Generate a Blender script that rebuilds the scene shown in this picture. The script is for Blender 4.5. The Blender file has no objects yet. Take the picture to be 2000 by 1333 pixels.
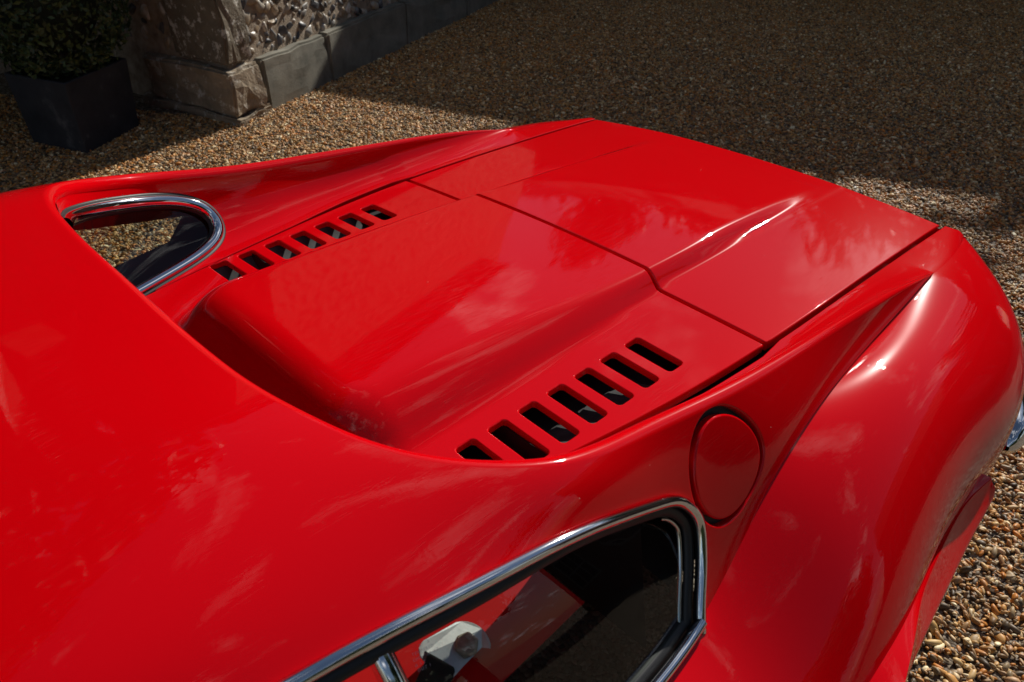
import bpy, bmesh, math, random
import numpy as np
from mathutils import Vector, Matrix
from mathutils.geometry import delaunay_2d_cdt
random.seed(7); rng = np.random.default_rng(7)
S = bpy.context.scene
COL = S.collection

# ------------------------------------------------------------------ units: car drawing units -> metres
K_ = 0.936
def W(p):
    p = np.asarray(p, float); q = p * K_
    q[..., 2] = 0.885 + (p[..., 2] - 0.875) * K_
    return q
# ------------------------------------------------------------------ camera
C_D = np.array([1.12346405, -1.17804727, 1.69835279])
YAW, PITCH, ROLL, F_PX = -0.82058723, 0.58690253, -0.00833392, 1556.0
def cam_basis():
    Fw = np.array([math.sin(YAW)*math.cos(PITCH), math.cos(YAW)*math.cos(PITCH), -math.sin(PITCH)])
    R = np.array([math.cos(YAW), -math.sin(YAW), 0.0]); U = np.cross(R, Fw)
    return math.cos(ROLL)*R + math.sin(ROLL)*U, -math.sin(ROLL)*R + math.cos(ROLL)*U, Fw
RR, UU, FF = cam_basis()
def ray(u, v): return FF + RR*(u-1000)/F_PX + UU*(666.5-v)/F_PX
def at_z(u, v, z): d = ray(u, v); return C_D + d*(z-C_D[2])/d[2]
def at_x(u, v, x): d = ray(u, v); return C_D + d*(x-C_D[0])/d[0]
def ground_pt(u, v, z=0.0):                     # metres, on a level plane
    o = W(C_D); d = ray(u, v); return o + d*(z-o[2])/d[2]
cd = bpy.data.cameras.new('camera'); cam = bpy.data.objects.new('camera', cd); COL.objects.link(cam)
cd.sensor_width = 36; cd.sensor_fit = 'HORIZONTAL'; cd.lens = F_PX/2000*36; cd.clip_start = 0.02; cd.clip_end = 500
M = Matrix(((RR[0], UU[0], -FF[0], 0), (RR[1], UU[1], -FF[1], 0), (RR[2], UU[2], -FF[2], 0), (0, 0, 0, 1)))
M.translation = Vector(W(C_D)); cam.matrix_world = M
cd.dof.use_dof = True; cd.dof.focus_distance = 1.55; cd.dof.aperture_fstop = 9
S.camera = cam
# ------------------------------------------------------------------ sky and sun
SUN_EL, SUN_AZ = math.radians(34), math.atan2(-0.21, 0.978)      # azimuth from +Y towards +X
sdir = Vector((math.sin(SUN_AZ)*math.cos(SUN_EL), math.cos(SUN_AZ)*math.cos(SUN_EL), math.sin(SUN_EL)))
CLOUD_SHIFT = (4.1, 2.2, 0.7)
wd = bpy.data.worlds.new('World'); S.world = wd; wd.use_nodes = True
nt = wd.node_tree; N = nt.nodes; L = nt.links; N.clear()
out = N.new('ShaderNodeOutputWorld'); bg = N.new('ShaderNodeBackground'); sky = N.new('ShaderNodeTexSky')
sky.sky_type = 'NISHITA'; sky.sun_disc = False; sky.sun_elevation = SUN_EL; sky.sun_rotation = SUN_AZ
sky.air_density = 1.0; sky.dust_density = 0.3
bg.inputs['Strength'].default_value = 0.05
tc = N.new('ShaderNodeTexCoord'); sep = N.new('ShaderNodeSeparateXYZ'); L.new(tc.outputs['Generated'], sep.inputs[0])
mx = N.new('ShaderNodeMath'); mx.operation = 'MAXIMUM'; mx.inputs[1].default_value = 0.0; L.new(sep.outputs['Z'], mx.inputs[0])
ad = N.new('ShaderNodeMath'); ad.operation = 'ADD'; ad.inputs[1].default_value = 0.22; L.new(mx.outputs[0], ad.inputs[0])
dv = N.new('ShaderNodeVectorMath'); dv.operation = 'DIVIDE'; L.new(tc.outputs['Generated'], dv.inputs[0])
cmb = N.new('ShaderNodeCombineXYZ')
for i in range(3): L.new(ad.outputs[0], cmb.inputs[i])
L.new(cmb.outputs[0], dv.inputs[1])
nz = N.new('ShaderNodeTexNoise'); nz.inputs['Scale'].default_value = 3.0; nz.inputs['Detail'].default_value = 9
nz.inputs['Roughness'].default_value = 0.58; nz.inputs['Distortion'].default_value = 0.4; cmap = N.new('ShaderNodeMapping'); cmap.inputs['Location'].default_value = CLOUD_SHIFT; L.new(dv.outputs[0], cmap.inputs[0]); L.new(cmap.outputs[0], nz.inputs['Vector'])
cr = N.new('ShaderNodeValToRGB'); cr.color_ramp.elements[0].position = 0.55; cr.color_ramp.elements[1].position = 0.72
L.new(nz.outputs['Fac'], cr.inputs[0])
mixs = N.new('ShaderNodeMixRGB'); mixs.inputs[2].default_value = (26.0, 26.1, 26.4, 1)
L.new(cr.outputs[0], mixs.inputs[0]); L.new(sky.outputs[0], mixs.inputs[1])
L.new(mixs.outputs[0], bg.inputs['Color']); L.new(bg.outputs[0], out.inputs[0])
sl = bpy.data.lights.new('sun', 'SUN'); sl.energy = 4.8; sl.angle = math.radians(0.53); sl.color = (1.0, 0.95, 0.87)
so = bpy.data.objects.new('sun', sl); COL.objects.link(so); so.rotation_euler = sdir.to_track_quat('Z', 'Y').to_euler()
so.location = (-3, 10, 12)
vs = S.view_settings; vs.view_transform = 'Standard'; vs.look = 'None'; vs.exposure = 0.05; vs.gamma = 1; vs.use_curve_mapping = False

# ------------------------------------------------------------------ helpers
def tag(o, label=None, cat=None, group=None, kind=None):
    for k, v in (('label', label), ('category', cat), ('group', group), ('kind', kind)):
        if v: o[k] = v
    return o
def empty(name, loc=(0, 0, 0)):
    o = bpy.data.objects.new(name, None); COL.objects.link(o); o.location = loc; o.empty_display_size = 0.1; return o
def link(name, me, parent=None, mat=None):
    o = bpy.data.objects.new(name, me); COL.objects.link(o)
    if parent: o.parent = parent
    if mat: me.materials.append(mat)
    return o
def mesh(name, V, Fc, parent=None, mat=None, normals=None, smooth=True):
    me = bpy.data.meshes.new(name); me.from_pydata([tuple(map(float, v)) for v in V], [], [tuple(int(i) for i in f) for f in Fc])
    me.update()
    if smooth: me.polygons.foreach_set('use_smooth', [True]*len(me.polygons))
    if normals is not None: me.normals_split_custom_set_from_vertices([tuple(map(float, n)) for n in normals])
    return link(name, me, parent, mat)
class Part:                                  # collects patches with normals into one mesh
    def __init__(s): s.V = []; s.N = []; s.F = []; s.n = 0
    def add(s, V, Nn, Fc):
        s.V.append(np.asarray(V, float)); s.N.append(np.asarray(Nn, float)); s.F += [tuple(i+s.n for i in f) for f in Fc]; s.n += len(V); return s
    def mirrored(s, both=True):
        q = Part(); V = np.concatenate(s.V); Nn = np.concatenate(s.N)
        if both: q.add(V, Nn, s.F)
        m = np.array([-1, 1, 1]); q.add(V*m, Nn*m, [f[::-1] for f in s.F]); return q
    def build(s, name, parent, mat):
        V = W(np.concatenate(s.V)); Nn = np.concatenate(s.N)
        return mesh(name, V, s.F, parent, mat, Nn)
class Sp:                                    # natural cubic spline, vector valued
    def __init__(s, x, y):
        s.x = np.asarray(x, float); y = np.asarray(y, float); s.y = y.reshape(len(s.x), -1); n = len(s.x)
        h = np.diff(s.x); A = np.eye(n); r = np.zeros_like(s.y)
        for i in range(1, n-1):
            A[i, i-1] = h[i-1]; A[i, i] = 2*(h[i-1]+h[i]); A[i, i+1] = h[i]
            r[i] = 6*((s.y[i+1]-s.y[i])/h[i]-(s.y[i]-s.y[i-1])/h[i-1])
        s.m = np.linalg.solve(A, r); s.scalar = (y.ndim == 1)
    def __call__(s, t):
        t = np.asarray(t, float); tt = np.clip(t, s.x[0], s.x[-1]); i = np.clip(np.searchsorted(s.x, tt)-1, 0, len(s.x)-2)
        h = s.x[i+1]-s.x[i]; a = ((s.x[i+1]-tt)/h)[..., None]; b = ((tt-s.x[i])/h)[..., None]; h2 = (h*h/6)[..., None]
        v = a*s.y[i]+b*s.y[i+1]+((a**3-a)*s.m[i]+(b**3-b)*s.m[i+1])*h2
        return v[..., 0] if s.scalar else v
def inside(poly, pts):
    poly = np.asarray(poly); x, y = pts[:, 0], pts[:, 1]; r = np.zeros(len(pts), bool); j = len(poly)-1
    for i in range(len(poly)):
        xi, yi = poly[i]; xj, yj = poly[j]
        c = ((yi > y) != (yj > y)) & (x < (xj-xi)*(y-yi)/(yj-yi+1e-15)+xi); r ^= c; j = i
    return r
def resample(pts, step, closed=True):
    pts = np.asarray(pts, float); q = np.vstack([pts, pts[:1]]) if closed else pts
    o = []
    for a, b in zip(q[:-1], q[1:]):
        n = max(1, int(round(np.linalg.norm(b-a)/step)))
        for k in range(n): o.append(a+(b-a)*k/n)
    if not closed: o.append(q[-1])
    return np.array(o)
def cdt(outer, holes, step):
    """triangulate a 2-D region with holes; returns points, triangles, index lists of the loops"""
    loops = [outer]+list(holes); pts = []; edges = []; idx = []; n = 0
    for lp in loops:
        m = len(lp); pts.append(lp); edges += [(n+i, n+(i+1) % m) for i in range(m)]; idx.append(list(range(n, n+m))); n += m
    B = np.concatenate(pts); lo = outer.min(0); hi = outer.max(0)
    gx, gy = np.meshgrid(np.arange(lo[0]+step/2, hi[0], step), np.arange(lo[1]+step/2, hi[1], step), indexing='ij')
    gy = gy + (np.arange(gx.shape[0]) % 2)[:, None]*step*0.5
    G = np.stack([gx.ravel(), gy.ravel()], 1); ok = inside(outer, G)
    for h in holes: ok &= ~inside(h, G)
    G = G[ok]
    keep = np.ones(len(G), bool)
    for k in range(0, len(G), 2000):
        d = ((G[k:k+2000, None, :]-B[None])**2).sum(2).min(1); keep[k:k+2000] = d > (0.45*step)**2
    A = np.concatenate([B, G[keep]])
    r = delaunay_2d_cdt([Vector((float(a), float(b))) for a, b in A], edges, [], 0, 1e-9)
    P = np.array([(v.x, v.y) for v in r[0]]); T = np.array([t for t in r[2] if len(t) == 3])
    back = {}
    for new, olds in enumerate(r[3]):
        for o in olds: back[o] = new
    cen = P[T].mean(1); ok = inside(outer, cen)
    for h in holes: ok &= ~inside(h, cen)
    return P, [tuple(t) for t in T[ok]], [[back[i] for i in l] for l in idx]
def fd_normals(fn, uv, flip=False, e=1e-4):
    du = fn(uv+[e, 0])-fn(uv-[e, 0]); dv_ = fn(uv+[0, e])-fn(uv-[0, e]); n = np.cross(du, dv_)
    n /= np.linalg.norm(n, axis=1)[:, None]+1e-12
    return -n if flip else n
def roll(part, li, r, depth, closed=True, phi=90, seg=4, lean=0.0):
    """rounded edge + skirt along a chain of surface points; side chooses which way is out of the panel"""
    V0 = part.V[0]; N0 = part.N[0]; P = V0[li]; Nn = N0[li]; n = len(P)
    T = (np.roll(P, -1, 0)-np.roll(P, 1, 0)) if closed else np.gradient(P, axis=0)
    T /= np.linalg.norm(T, axis=1)[:, None]+1e-12
    want = {}
    sl_ = set(li)
    for f in part.F[:part.nt]:
        b = [i for i in f if i in sl_]
        if len(b) == 2:
            c = [i for i in f if i not in sl_][0]; want[b[0]] = c
    O = np.cross(T, Nn); sc = sum((O[k] @ (V0[want[i]]-V0[i])) for k, i in enumerate(li) if i in want); side = -1 if sc > 0 else 1
    O = side*O; O /= np.linalg.norm(O, axis=1)[:, None]+1e-12
    r = np.broadcast_to(np.asarray(r, float), (n,))[:, None]
    rings = []; nn = []
    ph_ = np.radians(np.broadcast_to(np.asarray(phi, float), (n,)))[:, None]
    for k in range(seg+1):
        a = ph_*k/seg
        rings.append(P+r*np.sin(a)*O-r*(1-np.cos(a))*Nn); nn.append(Nn*np.cos(a)+O*np.sin(a))
    if depth:
        a = ph_; dirn = O*np.cos(a)-Nn*np.sin(a)
        rings.append(rings[-1]+dirn*depth+O*lean); nn.append(nn[-1])
    V = np.concatenate(rings); NN = np.concatenate(nn); Fc = []
    m = n if closed else n-1
    for k in range(len(rings)-1):
        for i in range(m):
            j = (i+1) % n; f = (k*n+i, k*n+j, (k+1)*n+j, (k+1)*n+i)
            Fc.append(f if side < 0 else f[::-1])
    part.add(V, NN, Fc)
    return rings[-1]
def patch(fn, outer, holes, step, flip=False):
    P, T, idx = cdt(outer, holes, step); V = fn(P); Nn = fd_normals(fn, P, flip)
    a = np.cross(V[[t[1] for t in T]]-V[[t[0] for t in T]], V[[t[2] for t in T]]-V[[t[0] for t in T]])
    if (a*Nn[[t[0] for t in T]]).sum() < 0: T = [t[::-1] for t in T]
    pt = Part(); pt.add(V, Nn, T); pt.nt = len(T); return pt, V, Nn, idx
def gridpart(Pg, flip=False, closed_v=False):
    """Pg[nu][nv][3] -> Part with finite-difference normals"""
    nu, nv = Pg.shape[:2]
    du = np.gradient(Pg, axis=0)
    dv_ = (np.roll(Pg, -1, 1)-np.roll(Pg, 1, 1)) if closed_v else np.gradient(Pg, axis=1)
    n = np.cross(du, dv_); n /= np.linalg.norm(n, axis=2)[..., None]+1e-12
    Fc = []; m = nv if closed_v else nv-1
    for i in range(nu-1):
        for j in range(m):
            k = (j+1) % nv; f = (i*nv+j, (i+1)*nv+j, (i+1)*nv+k, i*nv+k); Fc.append(f[::-1] if flip else f)
    p = Part(); p.add(Pg.reshape(-1, 3), (-n if flip else n).reshape(-1, 3), Fc); return p
def tube(path, prof, up, closed=False):
    """sweep a closed profile [(a,b)] along path; a along 'side', b along 'up' (per point)"""
    path = np.asarray(path, float); up = np.asarray(up, float)
    T = (np.roll(path, -1, 0)-np.roll(path, 1, 0)) if closed else np.gradient(path, axis=0)
    T /= np.linalg.norm(T, axis=1)[:, None]+1e-12
    sd = np.cross(T, up); sd /= np.linalg.norm(sd, axis=1)[:, None]+1e-12; u2 = np.cross(sd, T)
    G = np.stack([path+a*sd+b*u2 for a, b in prof], 1)
    if closed: G = np.concatenate([G, G[:1]])
    return gridpart(G, closed_v=True)
def ellipse(a, b, n=14): return [(a*math.cos(t), b*math.sin(t)) for t in np.linspace(0, 2*math.pi, n, endpoint=False)]
def fix_out(part, ref_fn=None):              # make faces agree with normals
    V = np.concatenate(part.V); Nn = np.concatenate(part.N); c = 0
    for f in part.F[::7]:
        a = np.cross(V[f[1]]-V[f[0]], V[f[2]]-V[f[0]]); c += a@Nn[f[0]]
    if c < 0: part.F = [f[::-1] for f in part.F]
    return part
def out_from_center(part, path_mean):        # flip normals so that they point away from the swept path
    return part
# ------------------------------------------------------------------ materials
def new_mat(name):
    m = bpy.data.materials.new(name); m.use_nodes = True; return m, m.node_tree.nodes, m.node_tree.links, m.node_tree.nodes['Principled BSDF']
def simple(name, col, rough=0.5, metal=0.0, spec=0.5):
    m, n, l, b = new_mat(name); b.inputs['Base Color'].default_value = (*col, 1); b.inputs['Roughness'].default_value = rough
    b.inputs['Metallic'].default_value = metal; b.inputs['Specular IOR Level'].default_value = spec; return m
def noise_mat(name, stops, scale, rough=0.8, bump=0.3, bscale=None, detail=8, dist=0.004, coord='Object', bdist=0.004):
    m, n, l, b = new_mat(name); t = n.new('ShaderNodeTexCoord'); z = n.new('ShaderNodeTexNoise'); z.inputs['Scale'].default_value = scale
    z.inputs['Detail'].default_value = detail; z.inputs['Roughness'].default_value = 0.65; l.new(t.outputs[coord], z.inputs['Vector'])
    r = n.new('ShaderNodeValToRGB'); e = r.color_ramp.elements
    while len(e) < len(stops): e.new(0.5)
    for k, (p, c) in enumerate(stops): e[k].position = p; e[k].color = (*c, 1)
    l.new(z.outputs['Fac'], r.inputs[0]); l.new(r.outputs[0], b.inputs['Base Color']); b.inputs['Roughness'].default_value = rough
    b.inputs['Specular IOR Level'].default_value = 0.25
    if bump:
        z2 = n.new('ShaderNodeTexNoise'); z2.inputs['Scale'].default_value = bscale or scale*4; z2.inputs['Detail'].default_value = 10; z2.inputs['Roughness'].default_value = 0.7
        l.new(t.outputs[coord], z2.inputs['Vector']); bp = n.new('ShaderNodeBump'); bp.inputs['Strength'].default_value = bump; bp.inputs['Distance'].default_value = bdist
        l.new(z2.outputs['Fac'], bp.inputs['Height']); l.new(bp.outputs[0], b.inputs['Normal'])
    return m
def paint_mat():
    m, n, l, b = new_mat('red_paint')
    b.inputs['Base Color'].default_value = (0.64, 0.0002, 0.0035, 1); b.inputs['Roughness'].default_value = 0.19
    b.inputs['Specular IOR Level'].default_value = 0.006
    b.inputs['Coat Weight'].default_value = 0.8; b.inputs['Coat Roughness'].default_value = 0.012; b.inputs['Coat IOR'].default_value = 1.45
    # faint orange peel, fine polishing scratches in the lacquer, a few specks of dust
    t = n.new('ShaderNodeTexCoord'); z = n.new('ShaderNodeTexNoise'); z.inputs['Scale'].default_value = 220; z.inputs['Detail'].default_value = 2
    l.new(t.outputs['Object'], z.inputs['Vector'])
    bp = n.new('ShaderNodeBump'); bp.inputs['Strength'].default_value = 0.06; bp.inputs['Distance'].default_value = 0.0004
    l.new(z.outputs['Fac'], bp.inputs['Height']); prev = bp
    for k, (rot, sc, st) in enumerate(((0.5, 420, .05), (2.2, 520, .045))):
        mp = n.new('ShaderNodeMapping'); mp.inputs['Rotation'].default_value = (0.2*k, 0.1, rot); mp.inputs['Scale'].default_value = (1, .05, 1); l.new(t.outputs['Object'], mp.inputs[0])
        wn_ = n.new('ShaderNodeTexNoise'); wn_.inputs['Scale'].default_value = sc; wn_.inputs['Detail'].default_value = 0; l.new(mp.outputs[0], wn_.inputs['Vector'])
        mr = n.new('ShaderNodeMapRange'); mr.inputs[1].default_value = .66; mr.inputs[2].default_value = .74; l.new(wn_.outputs['Fac'], mr.inputs[0])
        b2 = n.new('ShaderNodeBump'); b2.inputs['Strength'].default_value = st; b2.inputs['Distance'].default_value = .0006
        l.new(mr.outputs[0], b2.inputs['Height']); l.new(prev.outputs[0], b2.inputs['Normal']); prev = b2
    l.new(prev.outputs[0], b.inputs['Coat Normal'])
    vd = n.new('ShaderNodeTexVoronoi'); vd.inputs['Scale'].default_value = 38; l.new(t.outputs['Object'], vd.inputs['Vector'])
    sc_ = n.new('ShaderNodeSeparateColor'); l.new(vd.outputs['Color'], sc_.inputs[0])
    th = n.new('ShaderNodeMapRange'); th.inputs[1].default_value = .72; th.inputs[2].default_value = 1; th.inputs[3].default_value = 0; th.inputs[4].default_value = .035; l.new(sc_.outputs[0], th.inputs[0])
    lt = n.new('ShaderNodeMath'); lt.operation = 'LESS_THAN'; l.new(vd.outputs['Distance'], lt.inputs[0]); l.new(th.outputs[0], lt.inputs[1])
    md = n.new('ShaderNodeMixRGB'); md.inputs[1].default_value = b.inputs['Base Color'].default_value; md.inputs[2].default_value = (.75, .35, .30, 1); l.new(lt.outputs[0], md.inputs[0]); l.new(md.outputs[0], b.inputs['Base Color'])
    return m
PAINT = paint_mat()
CHROME = simple('chrome', (0.78, 0.78, 0.80), 0.06, 1.0)
CHROME2 = simple('polished_steel', (0.62, 0.62, 0.63), 0.16, 1.0)
RUBBER = simple('black_rubber', (0.012, 0.012, 0.013), 0.45)
BLACK = simple('black_engine_bay', (0.006, 0.006, 0.006), 0.8)
BAFFLE = noise_mat('grey_baffle', [(0.3, (0.03, 0.033, 0.033)), (0.7, (0.07, 0.074, 0.074))], 30, 0.6, 0.1)
ZINC = noise_mat('zinc_plate', [(0.3, (0.55, 0.57, 0.57)), (0.7, (0.75, 0.77, 0.76))], 60, 0.38, 0.05); ZINC.node_tree.nodes['Principled BSDF'].inputs['Metallic'].default_value = 0.6
BOLT = noise_mat('aged_bolt', [(0.3, (0.30, 0.27, 0.20)), (0.7, (0.50, 0.47, 0.38))], 150, 0.45, 0.1); BOLT.node_tree.nodes['Principled BSDF'].inputs['Metallic'].default_value = 0.6
def web_mat():
    m, n, l, b = new_mat('belt_webbing'); b.inputs['Base Color'].default_value = (0.012, 0.012, 0.012, 1); b.inputs['Roughness'].default_value = 0.75
    t = n.new('ShaderNodeTexCoord'); w = n.new('ShaderNodeTexWave'); w.inputs['Scale'].default_value = 260; l.new(t.outputs['Object'], w.inputs['Vector'])
    bp = n.new('ShaderNodeBump'); bp.inputs['Strength'].default_value = 0.5; bp.inputs['Distance'].default_value = 0.001; l.new(w.outputs['Fac'], bp.inputs['Height']); l.new(bp.outputs[0], b.inputs['Normal']); return m
WEB = web_mat()
def glass_mat(name, tint):
    m, n, l, b = new_mat(name); n.remove(b); o = n['Material Output']
    tr = n.new('ShaderNodeBsdfTransparent'); tr.inputs[0].default_value = (*tint, 1); gl = n.new('ShaderNodeBsdfGlossy'); gl.inputs['Roughness'].default_value = 0.01
    fr = n.new('ShaderNodeFresnel'); ge = n.new('ShaderNodeNewGeometry'); io = n.new('ShaderNodeMapRange'); io.inputs[3].default_value = 1.5; io.inputs[4].default_value = 1/1.5; l.new(ge.outputs['Backfacing'], io.inputs[0]); l.new(io.outputs[0], fr.inputs[0]); mixn = n.new('ShaderNodeMixShader')
    l.new(fr.outputs[0], mixn.inputs[0]); l.new(tr.outputs[0], mixn.inputs[1]); l.new(gl.outputs[0], mixn.inputs[2]); l.new(mixn.outputs[0], o.inputs[0]); return m
GLASS = glass_mat('window_glass', (0.80, 0.84, 0.82))
ETCH = glass_mat('etched_mark', (0.8, 0.8, 0.8)); _e = ETCH.node_tree; _d = _e.nodes.new('ShaderNodeBsdfDiffuse'); _d.inputs[0].default_value = (.85, .75, .95, 1); _mx = [q for q in _e.nodes if q.type == 'MIX_SHADER'][0]; _e.links.new(_d.outputs[0], _mx.inputs[2]); _e.links.remove(_mx.inputs[0].links[0]); _mx.inputs[0].default_value = .65
LINING = simple('dark_red_lining', (0.10, 0.004, 0.005), 0.7)
INNER = simple('red_inner_panel', (0.50, 0.004, 0.004), 0.55, spec=0.2)
DARKCLOTH = simple('dark_cabin_cloth', (0.014, 0.003, 0.003), 0.9)

# ================================================================== SETTING
def ground_mat():
    m, n, l, b = new_mat('gravel_bed'); t = n.new('ShaderNodeTexCoord'); v = n.new('ShaderNodeTexVoronoi'); v.inputs['Scale'].default_value = 75
    l.new(t.outputs['Object'], v.inputs['Vector']); sp = n.new('ShaderNodeSeparateColor'); l.new(v.outputs['Color'], sp.inputs[0])
    r = n.new('ShaderNodeValToRGB'); e = r.color_ramp.elements
    cols = [(0.0, (0.05, 0.035, 0.022)), (0.3, (0.13, 0.085, 0.045)), (0.6, (0.17, 0.125, 0.08)), (0.85, (0.26, 0.21, 0.15)), (1.0, (0.36, 0.32, 0.26))]
    while len(e) < len(cols): e.new(0.5)
    for k, (p, c) in enumerate(cols): e[k].position = p; e[k].color = (*c, 1)
    l.new(sp.outputs[0], r.inputs[0]); l.new(r.outputs[0], b.inputs['Base Color']); b.inputs['Roughness'].default_value = 0.7
    bp = n.new('ShaderNodeBump'); bp.invert = True; bp.inputs['Strength'].default_value = 1; bp.inputs['Distance'].default_value = 0.01
    l.new(v.outputs['Distance'], bp.inputs['Height']); l.new(bp.outputs[0], b.inputs['Normal']); return m
me = bpy.data.meshes.new('ground'); me.from_pydata([(-120, -120, 0), (120, -120, 0), (120, 120, 0), (-120, 120, 0)], [], [(0, 1, 2, 3)])
tag(link('ground', me, None, ground_mat()), kind='structure')

# ---- loose gravel: real pebbles, one uncountable mass
def pebble_mat():
    m, n, l, b = new_mat('pebble'); oi = n.new('ShaderNodeObjectInfo'); r = n.new('ShaderNodeValToRGB'); e = r.color_ramp.elements
    cols = [(0.0, (0.055, 0.033, 0.015)), (0.12, (0.146, 0.098, 0.053)), (0.24, (0.244, 0.108, 0.021)), (0.36, (0.488, 0.175, 0.027)), (0.46, (0.268, 0.191, 0.103)), (0.56, (0.403, 0.242, 0.087)),
            (0.66, (0.512, 0.247, 0.065)), (0.74, (0.122, 0.095, 0.067)), (0.82, (0.561, 0.371, 0.152)), (0.90, (0.366, 0.185, 0.084)), (0.95, (0.634, 0.474, 0.266)), (1.0, (0.780, 0.680, 0.426))]
    while len(e) < len(cols): e.new(0.5)
    for k, (p, c) in enumerate(cols): e[k].position = p; e[k].color = (*c, 1)
    r.color_ramp.interpolation = 'LINEAR'
    l.new(oi.outputs['Random'], r.inputs[0]); t = n.new('ShaderNodeTexCoord'); z = n.new('ShaderNodeTexNoise'); z.inputs['Scale'].default_value = 2.2; z.inputs['Detail'].default_value = 4
    l.new(t.outputs['Object'], z.inputs['Vector']); mr = n.new('ShaderNodeMapRange'); mr.inputs[3].default_value = 0.9; mr.inputs[4].default_value = 1.6; l.new(z.outputs['Fac'], mr.inputs[0])
    mm = n.new('ShaderNodeMixRGB'); mm.blend_type = 'MULTIPLY'; mm.inputs[0].default_value = 1; l.new(r.outputs[0], mm.inputs[1]); l.new(mr.outputs[0], mm.inputs[2])
    l.new(mm.outputs[0], b.inputs['Base Color']); b.inputs['Roughness'].default_value = 0.5; b.inputs['Specular IOR Level'].default_value = 0.35; return m
PEB = pebble_mat()
pcol = bpy.data.collections.new('pebble_shapes')
for k in range(6):
    bm = bmesh.new(); bmesh.ops.create_icosphere(bm, subdivisions=2 if k < 3 else 2, radius=0.5)
    sx, sy, sz = random.uniform(1.0, 1.35), random.uniform(.55, .85), random.uniform(.34, .6)
    cuts = [(Vector(rng.normal(size=3)).normalized(), random.uniform(.28, .42)) for _ in range(7)]
    for v in bm.verts:
        for nrm, d in cuts:
            h = v.co.dot(nrm)-d
            if h > 0: v.co -= nrm*h*0.9
        v.co = Vector((v.co.x*sx, v.co.y*sy, v.co.z*sz))
    me = bpy.data.meshes.new('pebble_shape'); bm.to_mesh(me); bm.free(); me.polygons.foreach_set('use_smooth', [True]*len(me.polygons))
    me.materials.append(PEB); o = bpy.data.objects.new('pebble_shape', me); pcol.objects.link(o)
def scatter_points(n, xr, yr, zr, keep):
    x = rng.uniform(*xr, n); y = rng.uniform(*yr, n); P = np.stack([x, y, rng.uniform(*zr, n)], 1)
    return P[keep(P)]
CW = W(C_D)
def in_view(P, mg=0.25):
    d = P-CW; dep = d@FF; u = d@RR/dep*F_PX; v = -(d@UU)/dep*F_PX
    return (dep > 0.3) & (np.abs(u) < 1000*(1+mg)) & (v > -667*(1+mg*1.1)) & (v < 667*(1+mg))
def keep_g(P):
    ok = in_view(P)
    a = np.array([-3.80, 1.06]); nrm = np.array([0.878, 0.478]); nrm2 = np.array([0.478, -0.878])   # not inside the building
    q = P[:, :2]-a; ok &= ~((q@nrm < -0.04) & (q@nrm2 < -0.04))
    ok &= ~((np.abs(P[:, 0]) < 0.62) & (P[:, 1] < 0.55) & (P[:, 1] > -3))                               # nothing under the middle of the car
    return ok
pts = scatter_points(1150000, (-8.5, 2.6), (-1.6, 12.5), (0.001, 0.009), keep_g)
dist = np.linalg.norm(pts-CW, axis=1)
pts = pts[rng.random(len(pts)) < np.clip(1.25-dist*0.035, 0.5, 1)]
me = bpy.data.meshes.new('gravel'); me.from_pydata([tuple(p) for p in pts.tolist()], [], [])
n_ = len(pts)
at = me.attributes.new('rot', 'FLOAT_VECTOR', 'POINT'); rv = np.stack([rng.normal(0, .38, n_), rng.normal(0, .38, n_), rng.uniform(0, 6.283, n_)], 1).astype(np.float32); at.data.foreach_set('vector', rv.ravel())
at = me.attributes.new('size', 'FLOAT', 'POINT'); sz = np.clip(rng.lognormal(math.log(0.0156), .38, n_), .007, .038).astype(np.float32); at.data.foreach_set('value', sz)
at = me.attributes.new('kind_id', 'INT', 'POINT'); at.data.foreach_set('value', rng.integers(0, 6, n_).astype(np.int32))
gravel = tag(link('gravel', me), 'loose tan and brown pebble gravel covering the yard', 'gravel', kind='stuff')
ng = bpy.data.node_groups.new('gravel_scatter', 'GeometryNodeTree'); ng.interface.new_socket('Geometry', in_out='INPUT', socket_type='NodeSocketGeometry'); ng.interface.new_socket('Geometry', in_out='OUTPUT', socket_type='NodeSocketGeometry')
gi = ng.nodes.new('NodeGroupInput'); go = ng.nodes.new('NodeGroupOutput'); iop = ng.nodes.new('GeometryNodeInstanceOnPoints'); ci = ng.nodes.new('GeometryNodeCollectionInfo')
ci.inputs['Collection'].default_value = pcol; ci.inputs['Separate Children'].default_value = True; ci.inputs['Reset Children'].default_value = True
def named(nm, ty):
    q = ng.nodes.new('GeometryNodeInputNamedAttribute'); q.data_type = ty; q.inputs['Name'].default_value = nm; return q.outputs['Attribute']
ng.links.new(gi.outputs[0], iop.inputs['Points']); ng.links.new(ci.outputs[0], iop.inputs['Instance']); iop.inputs['Pick Instance'].default_value = True
ng.links.new(named('kind_id', 'INT'), iop.inputs['Instance Index'])
e2r = ng.nodes.new('FunctionNodeEulerToRotation'); ng.links.new(named('rot', 'FLOAT_VECTOR'), e2r.inputs[0]); ng.links.new(e2r.outputs[0], iop.inputs['Rotation'])
ng.links.new(named('size', 'FLOAT'), iop.inputs['Scale']); ng.links.new(iop.outputs[0], go.inputs[0])
gm = gravel.modifiers.new('scatter', 'NODES'); gm.node_group = ng

# ================================================================== CAR
car = empty('car', (0, 0, 0)); tag(car, 'glossy red mid-engined sports car with flying buttresses and slotted engine cover', 'car')
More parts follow.
